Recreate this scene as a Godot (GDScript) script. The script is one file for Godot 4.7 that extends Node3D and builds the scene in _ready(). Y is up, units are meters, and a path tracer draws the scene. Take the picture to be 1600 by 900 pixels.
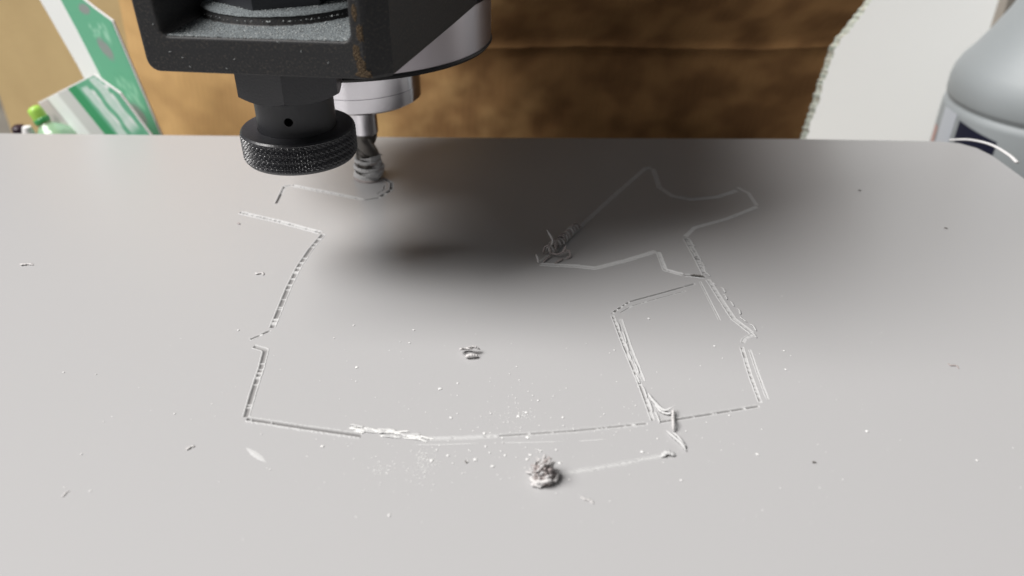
extends Node3D
# An engraving machine's head over a grey plastic sheet. All lengths below are millimetres, turned into metres by MM.
const MM := 0.001
var rng := RandomNumberGenerator.new()
var noise := FastNoiseLite.new()
var M := {}
var group_id := 0


# ---------- naming ----------
func tag(o: Node, label := "", category := "", group := "", kind := "") -> void:
	if label: o.set_meta("label", label)
	if category: o.set_meta("category", category)
	if group: o.set_meta("group", group)
	if kind: o.set_meta("kind", kind)


func numbered(called: String, parent: Node) -> String:
	if not parent.has_node(called): return called
	var k := 1
	while parent.has_node("%s_%03d" % [called, k]): k += 1
	return "%s_%03d" % [called, k]


func thing(called: String, at := Vector3.ZERO, label := "", category := "", group := "") -> Node3D:
	var o := Node3D.new()
	o.name = numbered(called, self)
	add_child(o, true)
	o.position = at * MM
	tag(o, label, category, group)
	return o


func put(called: String, st, m: Material, parent: Node = null, at := Vector3.ZERO) -> MeshInstance3D:
	var o := MeshInstance3D.new()
	if parent == null: parent = self
	o.name = numbered(called, parent)
	if st is SurfaceTool:
		st.generate_normals()
		o.mesh = st.commit()
	else:
		o.mesh = st
	o.material_override = m
	parent.add_child(o, true)
	o.position = at * MM
	return o


# ---------- shapes ----------
func begin() -> SurfaceTool:
	var st := SurfaceTool.new()
	st.begin(Mesh.PRIMITIVE_TRIANGLES)
	return st


func tri(st: SurfaceTool, a: Vector3, b: Vector3, c: Vector3) -> void:
	st.add_vertex(a * MM); st.add_vertex(b * MM); st.add_vertex(c * MM)


func grid(st: SurfaceTool, f: Callable, nu: int, nv: int, smooth := true, flip := false, uv := false, v0 := 0.0, v1 := 1.0) -> void:
	group_id += 1
	st.set_smooth_group(group_id if smooth else -1)
	var p := []
	for i in nu + 1:
		var row := PackedVector3Array()
		for j in nv + 1: row.append(f.call(float(i) / nu, float(j) / nv))
		p.append(row)
	for i in nu:
		for j in nv:
			var q := [[i, j], [i + 1, j], [i + 1, j + 1], [i, j], [i + 1, j + 1], [i, j + 1]]
			if flip: q.reverse()
			for k in q:
				if uv: st.set_uv(Vector2(float(k[0]) / nu, lerpf(v0, v1, float(k[1]) / nv)))
				st.add_vertex(p[k[0]][k[1]] * MM)


# rings of equal length joined to one another; closed round each ring
func loft(st: SurfaceTool, rings: Array, caps := true, smooth := true, flip := false) -> void:
	group_id += 1
	st.set_smooth_group(group_id if smooth else -1)
	var n: int = rings[0].size()
	for r in rings.size() - 1:
		for k in n:
			var a: Vector3 = rings[r][k]
			var b: Vector3 = rings[r][(k + 1) % n]
			var c: Vector3 = rings[r + 1][(k + 1) % n]
			var d: Vector3 = rings[r + 1][k]
			if flip:
				tri(st, a, c, b); tri(st, a, d, c)
			else:
				tri(st, a, b, c); tri(st, a, c, d)


func fan(st: SurfaceTool, ring: PackedVector3Array, flip := false) -> void:
	st.set_smooth_group(-1)
	var mid := Vector3.ZERO
	for p in ring: mid += p
	mid /= ring.size()
	for k in ring.size():
		if flip: tri(st, mid, ring[(k + 1) % ring.size()], ring[k])
		else: tri(st, mid, ring[k], ring[(k + 1) % ring.size()])


# a profile of (radius, height) turned about the y axis; a corner in the profile stays sharp where two spans meet
func lathe(st: SurfaceTool, prof: Array, n := 96, c := Vector3.ZERO, sharp := true) -> void:
	if sharp:
		for k in prof.size() - 1:
			var a: Vector2 = prof[k]
			var b: Vector2 = prof[k + 1]
			grid(st, func(u: float, v: float):
				var q := a.lerp(b, v)
				return c + Vector3(q.x * cos(u * TAU), q.y, q.x * sin(u * TAU)), n, 1, true)
	else:
		var last := prof.size() - 1
		grid(st, func(u: float, v: float):
			var q: Vector2 = prof[int(round(v * last))]
			return c + Vector3(q.x * cos(u * TAU), q.y, q.x * sin(u * TAU)), n, last, true)


func inset(poly: PackedVector2Array, by: float) -> PackedVector2Array:
	var out := PackedVector2Array()
	var n := poly.size()
	var turn := -1.0 if Geometry2D.is_polygon_clockwise(poly) else 1.0
	for k in n:
		var a := (poly[k] - poly[(k + n - 1) % n]).normalized()
		var b := (poly[(k + 1) % n] - poly[k]).normalized()
		var na := Vector2(-a.y, a.x) * turn
		var nb := Vector2(-b.y, b.x) * turn
		var m := (na + nb).normalized()
		out.append(poly[k] + m * by / maxf(0.4, m.dot(na)))
	return out


# a flat outline given thickness, its rims rounded; to3 turns (outline point, depth) into a place
func slab(st: SurfaceTool, poly: PackedVector2Array, d0: float, d1: float, bevel: float, to3: Callable, steps := 3) -> void:
	var rings := []
	var way := signf(d1 - d0)
	var levels := []
	for k in steps + 1:
		var t := float(k) / steps * PI / 2
		levels.append([d0 + way * bevel * (1 - sin(t)), bevel * (1 - cos(t))])
	levels.reverse()
	for l in levels.duplicate(): pass
	var all := []
	for k in steps + 1:
		var t := float(k) / steps * PI / 2
		all.append([d0 + way * bevel * (1.0 - sin(t)), bevel * (1.0 - cos(t))])
	all = [[d0, bevel]]
	for k in range(1, steps + 1):
		var t := float(k) / steps * PI / 2
		all.append([d0 + way * bevel * (1.0 - cos(t)), bevel * (1.0 - sin(t))])
	for k in range(steps, 0, -1):
		var t := float(k) / steps * PI / 2
		all.append([d1 - way * bevel * (1.0 - cos(t)), bevel * (1.0 - sin(t))])
	all.append([d1, bevel])
	for l in all:
		var ring := PackedVector3Array()
		for p in inset(poly, l[1]): ring.append(to3.call(p, l[0]))
		rings.append(ring)
	loft(st, rings, false, bevel > 0.0 and poly.size() > 12)
	st.set_smooth_group(-1)
	var face := inset(poly, bevel)
	var t3 := Geometry2D.triangulate_polygon(face)
	for k in range(0, t3.size(), 3):
		tri(st, to3.call(face[t3[k]], d0), to3.call(face[t3[k + 2]], d0), to3.call(face[t3[k + 1]], d0))
		tri(st, to3.call(face[t3[k]], d1), to3.call(face[t3[k + 1]], d1), to3.call(face[t3[k + 2]], d1))


func smooth_path(pts: Array, n: int) -> PackedVector3Array:
	var c := Curve3D.new()
	c.bake_interval = 0.05
	for k in pts.size():
		var t: Vector3 = (pts[mini(k + 1, pts.size() - 1)] - pts[maxi(k - 1, 0)]) / 6.0
		c.add_point(pts[k], -t, t)
	var out := PackedVector3Array()
	for k in n + 1: out.append(c.sample_baked(c.get_baked_length() * k / n, true))
	return out


# a ribbon or rod swept along a path: rad(t) gives (half width, half thickness)
func sweep(st: SurfaceTool, path: PackedVector3Array, rad: Callable, sides := 7, twist := 0.0) -> void:
	var rings := []
	var n := path.size()
	var side := Vector3.ZERO
	for k in n:
		var d := (path[mini(k + 1, n - 1)] - path[maxi(k - 1, 0)]).normalized()
		if side == Vector3.ZERO:
			side = d.cross(Vector3.UP)
			if side.length() < 0.1: side = d.cross(Vector3.RIGHT)
		side = (side - d * side.dot(d)).normalized()
		var upw := side.cross(d)
		var r: Vector2 = rad.call(float(k) / (n - 1))
		var ring := PackedVector3Array()
		for s in sides:
			var a := TAU * s / sides
			var q := Vector2(cos(a) * r.x, sin(a) * r.y).rotated(twist * k / n)
			ring.append(path[k] + side * q.x + upw * q.y)
		rings.append(ring)
	loft(st, rings, false, true)
	fan(st, rings[0], true)
	fan(st, rings[n - 1])


# ---------- materials ----------
func noise_tex(freq: float, octaves := 4, seed_ := 1, size := 512, ramp: Gradient = null, kind := FastNoiseLite.TYPE_SIMPLEX_SMOOTH, normal := false) -> NoiseTexture2D:
	var f := FastNoiseLite.new()
	f.noise_type = kind
	f.frequency = freq
	f.fractal_octaves = octaves
	f.seed = seed_
	var t := NoiseTexture2D.new()
	t.width = size; t.height = size
	t.seamless = true
	t.noise = f
	if ramp: t.color_ramp = ramp
	t.as_normal_map = normal
	return t


func ramp(stops: Array) -> Gradient:
	var g := Gradient.new()
	var o := PackedFloat32Array()
	var c := PackedColorArray()
	for s in stops:
		o.append(s[0]); c.append(s[1])
	g.offsets = o
	g.colors = c
	return g


func lin(r: float, g: float, b: float) -> Color:
	return Color(r, g, b).linear_to_srgb()


func mat(color: Color, rough := 0.5, metal := 0.0, spec := 0.5) -> StandardMaterial3D:
	var m := StandardMaterial3D.new()
	m.albedo_color = color
	m.roughness = rough
	m.metallic = metal
	m.metallic_specular = spec
	m.cull_mode = BaseMaterial3D.CULL_DISABLED
	return m


func tex(m: StandardMaterial3D, per_mm: float, albedo: Texture2D = null, bump: Texture2D = null, relief_mm := 0.0, rough: Texture2D = null) -> StandardMaterial3D:
	m.uv1_triplanar = true
	m.uv1_scale = Vector3.ONE * per_mm * 1000.0
	if albedo: m.albedo_texture = albedo
	if bump:
		m.heightmap_enabled = true
		m.heightmap_texture = bump
		m.heightmap_scale = relief_mm * 0.1
	if rough: m.roughness_texture = rough
	return m


func materials() -> void:
	var grain := noise_tex(0.02, 5, 3)
	var fine := noise_tex(0.09, 4, 8)
	var smudge := noise_tex(0.006, 5, 21, 512, ramp([[0.0, Color(0.72, 0.72, 0.72)], [0.5, Color(0.90, 0.90, 0.90)], [1.0, Color(1, 1, 1)]]))
	M.sheet = tex(mat(lin(0.470, 0.467, 0.468), 0.32, 0.0, 0.44), 1.0 / 110.0, noise_tex(0.008, 4, 5, 512, ramp([[0.0, Color(0.965, 0.965, 0.975)], [1.0, Color(1, 1, 0.995)]])), null, 0.0, smudge)
	M.cut = tex(mat(lin(0.50, 0.495, 0.49), 0.75, 0.0, 0.3), 1.0 / 6.0, null, fine, 0.03)
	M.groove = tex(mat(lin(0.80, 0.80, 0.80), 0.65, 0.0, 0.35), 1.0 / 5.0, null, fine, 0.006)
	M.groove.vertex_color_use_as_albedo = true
	M.lip = tex(mat(lin(0.58, 0.58, 0.58), 0.6, 0.0, 0.4), 1.0 / 5.0, null, fine, 0.006)
	M.swarf = tex(mat(lin(0.60, 0.585, 0.58), 0.62, 0.0, 0.4), 1.0 / 5.0, null, fine, 0.006)
	M.swarf_dark = tex(mat(lin(0.42, 0.375, 0.365), 0.65, 0.0, 0.4), 1.0 / 5.0, null, fine, 0.006)
	M.fleck = mat(lin(0.80, 0.80, 0.79), 0.5)
	M.specks = mat(lin(0.16, 0.15, 0.14), 0.7)
	# black cast iron: enamel with pits, worn brown and grey spots
	var spots := noise_tex(0.035, 4, 11, 1024, ramp([[0.0, Color(0.155, 0.16, 0.17)], [0.55, Color(0.19, 0.19, 0.195)], [0.72, Color(0.225, 0.22, 0.215)], [0.78, Color(0.34, 0.315, 0.29)], [0.83, Color(0.26, 0.25, 0.24)], [1.0, Color(0.38, 0.36, 0.34)]]))
	M.iron = tex(mat(Color.WHITE, 0.55, 0.0, 0.45), 1.0 / 24.0, spots, fine, 0.035)
	M.dust = tex(mat(Color.WHITE, 0.92, 0.0, 0.2), 1.0 / 12.0, noise_tex(0.05, 5, 14, 512, ramp([[0.0, Color(0.20, 0.21, 0.22)], [0.5, Color(0.40, 0.42, 0.43)], [1.0, Color(0.66, 0.69, 0.69)]])), fine, 0.045)
	M.grain = mat(lin(0.34, 0.36, 0.36), 0.6)
	M.rust = tex(mat(Color.WHITE, 0.8, 0.0, 0.3), 1.0 / 5.0, noise_tex(0.03, 4, 15, 256, ramp([[0.0, Color(0.22, 0.19, 0.16)], [0.6, Color(0.36, 0.30, 0.23)], [1.0, Color(0.52, 0.46, 0.37)]])), grain, 0.2)
	M.black_steel = tex(mat(lin(0.028, 0.029, 0.034), 0.42, 0.0, 0.6), 1.0 / 14.0, null, noise_tex(0.05, 3, 17), 0.03, noise_tex(0.02, 4, 18, 512, ramp([[0.0, Color(0.7, 0.7, 0.7)], [1.0, Color(1, 1, 1)]])))
	M.knurl = mat(lin(0.034, 0.035, 0.040), 0.27, 0.0, 0.9)
	M.hole = mat(lin(0.01, 0.01, 0.01), 0.8)
	var turned := Image.create(4, 512, false, Image.FORMAT_RGB8)
	rng.seed = 4
	for y in 512:
		var g := 0.45 + 0.25 * rng.randf() + 0.2 * sin(y * 0.9)
		turned.fill_rect(Rect2i(0, y, 4, 1), Color(g, g, g))
	var lines := ImageTexture.create_from_image(turned)
	M.steel = tex(mat(lin(0.88, 0.86, 0.90), 0.17, 1.0), 1.0 / 22.0, null, lines, 0.004)
	M.dull_steel = tex(mat(lin(0.50, 0.465, 0.49), 0.34, 1.0), 1.0 / 22.0, null, lines, 0.006)
	M.dark_rim = mat(lin(0.02, 0.02, 0.022), 0.45)
	M.carbide = tex(mat(lin(0.16, 0.15, 0.14), 0.36, 0.85), 1.0 / 8.0, null, fine, 0.03)
	# brown board: oil blotches, painted-in shade and fibres
	var fibre := noise_tex(0.06, 4, 33)
	M.kraft = mat(Color.WHITE, 0.8, 0.0, 0.25)
	M.kraft.albedo_texture = stained_shaded_board()
	M.kraft.texture_repeat = false
	M.kraft_edge = tex(mat(Color(0.62, 0.5, 0.34), 0.85, 0.0, 0.25), 1.0 / 40.0, null, fibre, 0.10)
	M.kraft_pale = tex(mat(Color.WHITE, 0.85, 0.0, 0.25), 1.0 / 150.0, noise_tex(0.006, 4, 34, 512, ramp([[0.0, Color(0.70, 0.61, 0.45)], [1.0, Color(0.75, 0.66, 0.49)]])), fibre, 0.08)
	M.torn = tex(mat(Color.WHITE, 0.9, 0.0, 0.2), 1.0 / 16.0, noise_tex(0.03, 4, 35, 256, ramp([[0.0, Color(0.62, 0.69, 0.62)], [0.5, Color(0.90, 0.92, 0.88)], [1.0, Color(0.66, 0.60, 0.50)]])), fibre, 0.08)
	M.white_card = mat(lin(0.88, 0.87, 0.87), 0.5)
	M.wall = tex(mat(lin(0.73, 0.745, 0.74), 0.8, 0.0, 0.3), 1.0 / 300.0, null, fibre, 0.03)
	M.bench = tex(mat(Color.WHITE, 0.7), 1.0 / 200.0, noise_tex(0.01, 5, 41, 256, ramp([[0.0, Color(0.40, 0.38, 0.35)], [1.0, Color(0.52, 0.50, 0.46)]])))
	M.table_iron = tex(mat(lin(0.12, 0.12, 0.125), 0.5, 0.5), 1.0 / 60.0, null, grain, 0.1)
	M.bottle = mat(lin(0.36, 0.39, 0.405), 0.5)
	M.navy = mat(lin(0.012, 0.014, 0.035), 0.45)
	M.label_white = mat(lin(0.62, 0.66, 0.72), 0.45)
	M.label_pink = mat(lin(0.60, 0.36, 0.32), 0.5)
	M.brown_stick = mat(lin(0.055, 0.04, 0.035), 0.55)
	M.post = tex(mat(lin(0.30, 0.27, 0.235), 0.6), 1.0 / 40.0, null, grain, 0.05)
	M.lime = mat(lin(0.42, 0.72, 0.12), 0.35)
	M.green_ring = mat(lin(0.07, 0.38, 0.12), 0.35)
	var glass := mat(Color(lin(0.40, 0.72, 0.46), 0.55), 0.12)
	glass.transparency = BaseMaterial3D.TRANSPARENCY_ALPHA
	M.green_plastic = glass
	M.dark_cap = mat(lin(0.03, 0.012, 0.025), 0.4)


# ---------- the engraved sheet ----------
func v2(a: Array) -> PackedVector2Array:
	var out := PackedVector2Array()
	for k in range(0, a.size(), 2): out.append(Vector2(a[k], a[k + 1]))
	return out


func even(pts: PackedVector2Array, step: float) -> PackedVector2Array:
	var out := PackedVector2Array()
	for k in pts.size() - 1:
		var n := maxi(1, int(ceil(pts[k].distance_to(pts[k + 1]) / step)))
		for i in n: out.append(pts[k].lerp(pts[k + 1], float(i) / n))
	out.append(pts[pts.size() - 1])
	return out


# one engraved line: a channel between two ragged lips of displaced plastic. fill: share of the channel blocked by burr
func groove(parent: Node, cutters: Array, line: Array, w: float, depth: float, lip: float, fill: float, seed_: int) -> void:
	var pts := v2(line)
	for o in Geometry2D.offset_polyline(pts, w * 0.5, Geometry2D.JOIN_MITER, Geometry2D.END_BUTT): cutters.append(o)
	var path := even(pts, 0.28)
	var n := path.size()
	var r := RandomNumberGenerator.new()
	r.seed = seed_
	var f := FastNoiseLite.new()
	f.seed = seed_
	f.frequency = 0.35
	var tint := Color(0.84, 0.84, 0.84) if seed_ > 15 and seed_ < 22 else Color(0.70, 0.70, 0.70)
	var rows := []
	for k in n:
		var t := (path[mini(k + 1, n - 1)] - path[maxi(k - 1, 0)]).normalized()
		var s := Vector2(-t.y, t.x)
		var along := k * 0.28
		var end := 1.0 if k > 0 and k < n - 1 else 0.0
		var burr := 1.0 if f.get_noise_2d(along * 2.2, 0.0) * 1.1 + 0.5 < fill + 0.05 * sin(along * 3.0) else 0.0
		var floor_y := lerpf(-depth, -0.06, burr) * end
		var la := lip * (0.5 + 0.9 * absf(f.get_noise_2d(along * 3.0, 40.0)) + 0.7 * r.randf()) * end
		var lb := lip * (0.45 if seed_ % 2 else 0.9) * (0.5 + 0.9 * absf(f.get_noise_2d(along * 3.0, 80.0)) + 0.7 * r.randf()) * end
		var wa := 0.18 + 0.36 * r.randf() * minf(1.0, lip * 6.0)
		var wb := 0.18 + 0.36 * r.randf() * minf(1.0, lip * 6.0)
		var h := w * 0.5
		var offs := [-h - wa - 0.05, -h - wa * 0.6, -h - 0.02, -h * (0.86 - 0.12 * r.randf()), -h * 0.3, h * 0.3, h * (0.86 - 0.12 * r.randf()), h + 0.02, h + wb * 0.6, h + wb + 0.05]
		var ys := [-0.05, la, la * 0.75 + 0.015, floor_y * 0.7, floor_y + burr * 0.12 * r.randf(), floor_y + burr * 0.12 * r.randf(), floor_y * 0.7, lb * 0.75 + 0.015, lb, -0.05]
		var row := PackedVector3Array()
		for i in 10:
			var q: Vector2 = path[k] + s * offs[i]
			row.append(Vector3(q.x, ys[i], q.y))
		rows.append(row)
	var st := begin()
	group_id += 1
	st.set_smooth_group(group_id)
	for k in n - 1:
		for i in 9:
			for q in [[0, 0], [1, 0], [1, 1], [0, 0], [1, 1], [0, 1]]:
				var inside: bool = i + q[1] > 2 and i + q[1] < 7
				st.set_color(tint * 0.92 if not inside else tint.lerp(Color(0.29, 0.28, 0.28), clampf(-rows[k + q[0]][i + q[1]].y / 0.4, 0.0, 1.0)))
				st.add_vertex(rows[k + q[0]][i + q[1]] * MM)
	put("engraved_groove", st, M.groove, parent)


# a thin shred of plastic lying on the sheet or bent up from it
func shred(st: SurfaceTool, pts: Array, half_w: float, half_t: float, seed_: int, ribs := 0.0) -> void:
	var f := FastNoiseLite.new()
	f.seed = seed_
	f.frequency = 1.3
	var total := 0.0
	for k in pts.size() - 1: total += pts[k].distance_to(pts[k + 1])
	var n := clampi(int(total / 0.12), 10, 160)
	var path := smooth_path(pts, n)
	sweep(st, path, func(t: float):
		var taper := clampf(minf(t, 1.0 - t) * 7.0, 0.25, 1.0)
		var rib := 1.0 + ribs * sin(t * total * 9.0)
		var j := 1.0 + 0.45 * f.get_noise_2d(t * total * 2.0, 7.0)
		return Vector2(half_w * taper * rib * j, half_t * taper * (1.0 + ribs * 0.6 * cos(t * total * 9.0)) * j), 7)


func make_sheet() -> void:
	var o := thing("plastic_sheet", Vector3.ZERO, "large grey plastic sheet with a shirt outline engraved into it", "plastic sheet")
	var cutters := []
	# a shirt outline; coordinates are x, z on the sheet
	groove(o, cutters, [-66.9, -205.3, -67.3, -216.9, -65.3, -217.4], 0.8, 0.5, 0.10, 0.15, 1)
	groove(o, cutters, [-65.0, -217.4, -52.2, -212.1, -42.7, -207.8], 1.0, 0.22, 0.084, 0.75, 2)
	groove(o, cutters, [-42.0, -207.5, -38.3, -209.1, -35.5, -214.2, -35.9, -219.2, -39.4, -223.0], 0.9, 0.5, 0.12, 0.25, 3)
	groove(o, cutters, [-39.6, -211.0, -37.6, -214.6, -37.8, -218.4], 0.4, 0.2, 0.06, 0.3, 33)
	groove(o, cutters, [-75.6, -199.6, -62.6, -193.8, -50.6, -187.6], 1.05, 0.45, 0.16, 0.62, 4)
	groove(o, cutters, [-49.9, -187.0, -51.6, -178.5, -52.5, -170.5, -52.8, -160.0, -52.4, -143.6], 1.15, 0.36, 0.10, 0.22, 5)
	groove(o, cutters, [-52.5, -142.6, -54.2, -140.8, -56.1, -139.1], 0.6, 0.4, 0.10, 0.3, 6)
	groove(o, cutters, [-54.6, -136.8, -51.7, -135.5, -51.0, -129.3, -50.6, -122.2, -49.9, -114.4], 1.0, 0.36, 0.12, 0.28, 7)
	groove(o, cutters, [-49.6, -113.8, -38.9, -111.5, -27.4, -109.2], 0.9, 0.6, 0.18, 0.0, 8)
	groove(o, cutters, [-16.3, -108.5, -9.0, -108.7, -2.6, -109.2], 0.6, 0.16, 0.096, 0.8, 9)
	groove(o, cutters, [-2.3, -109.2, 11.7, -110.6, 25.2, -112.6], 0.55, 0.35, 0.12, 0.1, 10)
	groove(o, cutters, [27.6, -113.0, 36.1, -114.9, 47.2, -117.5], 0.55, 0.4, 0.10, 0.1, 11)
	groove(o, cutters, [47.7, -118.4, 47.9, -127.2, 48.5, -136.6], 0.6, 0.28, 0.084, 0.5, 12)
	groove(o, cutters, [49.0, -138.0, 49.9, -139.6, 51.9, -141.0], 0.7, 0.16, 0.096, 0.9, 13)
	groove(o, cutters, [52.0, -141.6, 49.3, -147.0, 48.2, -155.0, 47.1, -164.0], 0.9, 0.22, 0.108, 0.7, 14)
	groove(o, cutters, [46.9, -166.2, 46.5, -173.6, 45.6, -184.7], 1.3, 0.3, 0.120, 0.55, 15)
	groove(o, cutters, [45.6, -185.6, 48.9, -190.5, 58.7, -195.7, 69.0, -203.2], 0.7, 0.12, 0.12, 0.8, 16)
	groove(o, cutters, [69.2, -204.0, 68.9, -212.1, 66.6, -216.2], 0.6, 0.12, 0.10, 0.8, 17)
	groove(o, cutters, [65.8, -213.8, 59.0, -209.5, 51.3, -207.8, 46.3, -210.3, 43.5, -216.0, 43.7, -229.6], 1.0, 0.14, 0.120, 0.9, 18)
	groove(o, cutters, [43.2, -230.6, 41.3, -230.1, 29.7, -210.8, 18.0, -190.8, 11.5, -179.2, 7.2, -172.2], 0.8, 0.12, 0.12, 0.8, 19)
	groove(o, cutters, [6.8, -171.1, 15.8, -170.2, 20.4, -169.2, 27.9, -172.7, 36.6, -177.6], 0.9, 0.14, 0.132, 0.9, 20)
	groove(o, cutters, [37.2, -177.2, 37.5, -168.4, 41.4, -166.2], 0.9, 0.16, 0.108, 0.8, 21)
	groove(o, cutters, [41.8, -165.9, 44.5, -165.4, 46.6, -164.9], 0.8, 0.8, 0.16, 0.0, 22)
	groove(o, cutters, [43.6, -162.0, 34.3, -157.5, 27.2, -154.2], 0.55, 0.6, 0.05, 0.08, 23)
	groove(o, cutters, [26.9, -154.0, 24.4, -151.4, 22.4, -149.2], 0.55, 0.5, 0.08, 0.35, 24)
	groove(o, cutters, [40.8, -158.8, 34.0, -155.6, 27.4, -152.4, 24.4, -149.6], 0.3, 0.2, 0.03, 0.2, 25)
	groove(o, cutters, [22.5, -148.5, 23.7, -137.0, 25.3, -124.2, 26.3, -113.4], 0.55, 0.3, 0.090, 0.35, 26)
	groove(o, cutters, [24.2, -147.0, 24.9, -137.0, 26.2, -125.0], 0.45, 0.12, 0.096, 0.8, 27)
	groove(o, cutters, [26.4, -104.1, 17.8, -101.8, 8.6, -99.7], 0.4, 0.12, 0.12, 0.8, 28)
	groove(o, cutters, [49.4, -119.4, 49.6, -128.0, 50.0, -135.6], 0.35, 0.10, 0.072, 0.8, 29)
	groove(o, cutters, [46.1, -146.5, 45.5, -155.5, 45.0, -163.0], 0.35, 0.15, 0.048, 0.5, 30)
	# the sheet itself, cut through along those lines
	var c := CSGCombiner3D.new()
	c.name = "sheet_body"
	c.scale = Vector3.ONE * MM
	o.add_child(c, true)
	var rim := v2([-215, -261, -99.9, -257.5, -21.6, -255.8, 94.7, -254.6, 143.0, -252.4, 148.4, -250.8, 152.2, -246.6, 154.1, -240.0, 154.6, -222.9, 155.0, -20, -215, -20])
	var body := CSGPolygon3D.new()
	body.name = "blank"
	body.polygon = rim
	body.depth = 3.0
	body.rotation_degrees.x = 90
	body.position.y = -3.0
	body.material = M.sheet
	c.add_child(body, true)
	for p in cutters:
		var k := CSGPolygon3D.new()
		k.name = "cut"
		k.polygon = p
		k.depth = 2.0
		k.operation = CSGShape3D.OPERATION_SUBTRACTION
		k.rotation_degrees.x = 90
		k.position.y = -1.8
		k.material = M.cut
		c.add_child(k, true)
	# torn white burr on the hem
	rng.seed = 51
	for k in 30:
		var t := k / 29.0
		var a := Vector3(-30.5 + 12.5 * t + rng.randf_range(-1, 1), 0.06, -111.4 + 2.8 * t + rng.randf_range(-1.0, 0.6))
		var d := Vector3(rng.randf_range(1.6, 4.4), 0, rng.randf_range(-0.25, 0.95))
		var st := begin()
		shred(st, [a, a + d * 0.35 + Vector3(0, rng.randf_range(0.0, 0.16), rng.randf_range(-0.15, 0.15)), a + d * 0.7 + Vector3(0, 0.05, 0), a + d], rng.randf_range(0.12, 0.42), 0.05, 60 + k)
		put("burr_flake", st, M.fleck if k % 3 else M.lip, o)
	# burrs raised on the sleeve and side lines on the right
	for k in 16:
		var t := k / 15.0
		var along := Vector2(45.8, -184).lerp(Vector2(47.6, -166), minf(t * 2.0, 1.0)) if t < 0.5 else Vector2(47.8, -165).lerp(Vector2(52.0, -142), t * 2.0 - 1.0)
		var a := Vector3(along.x + rng.randf_range(-0.6, 0.7), 0.08, along.y)
		var st := begin()
		shred(st, [a, a + Vector3(rng.randf_range(-0.2, 0.7), 0.12, 0.9), a + Vector3(rng.randf_range(0.2, 0.9), 0.1, rng.randf_range(1.5, 3.0))], 0.22, 0.08, 90 + k)
		put("burr_flake", st, M.lip, o)
	for k in 9:
		var t := k / 8.0
		var a := Vector3(23.0 + 3.2 * t + rng.randf_range(-0.2, 0.9), 0.08, -146 + 30 * t)
		var st := begin()
		shred(st, [a, a + Vector3(0.25, 0.14, 1.5), a + Vector3(0.4, 0.08, rng.randf_range(2.4, 4.4))], 0.2, 0.08, 120 + k)
		put("burr_flake", st, M.lip, o)
	# the scuff left of the hem and the faint scratch under it
	var sc := begin()
	grid(sc, func(u: float, v: float):
		var q := Vector2(-47.6, -106.2).lerp(Vector2(-42.9, -102.4), u)
		var half := 0.75 * sin(PI * clampf(u, 0.02, 0.98)) * (0.8 + 0.3 * noise.get_noise_2d(u * 300.0, 3.0))
		var s := Vector2(-0.63, 0.78) * (v - 0.5) * 2.0 * half
		return Vector3(q.x + s.x, 0.015 + 0.05 * sin(PI * v) * sin(PI * u), q.y + s.y), 30, 4, true)
	put("scuff_mark", sc, M.lip, o)
	for seg in [[-18.0, -106.9, -6.0, -107.3], [-2.0, -107.5, 9.0, -107.8], [12.0, -107.9, 17.0, -108.4]]:
		var st := begin()
		shred(st, [Vector3(seg[0], 0.0, seg[1]), Vector3((seg[0] + seg[2]) * 0.5, 0.0, (seg[1] + seg[3]) * 0.5 + 0.1), Vector3(seg[2], 0.0, seg[3])], 0.16, 0.035, 140 + int(seg[0]), 0.2)
		put("scratch", st, M.lip, o)


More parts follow.
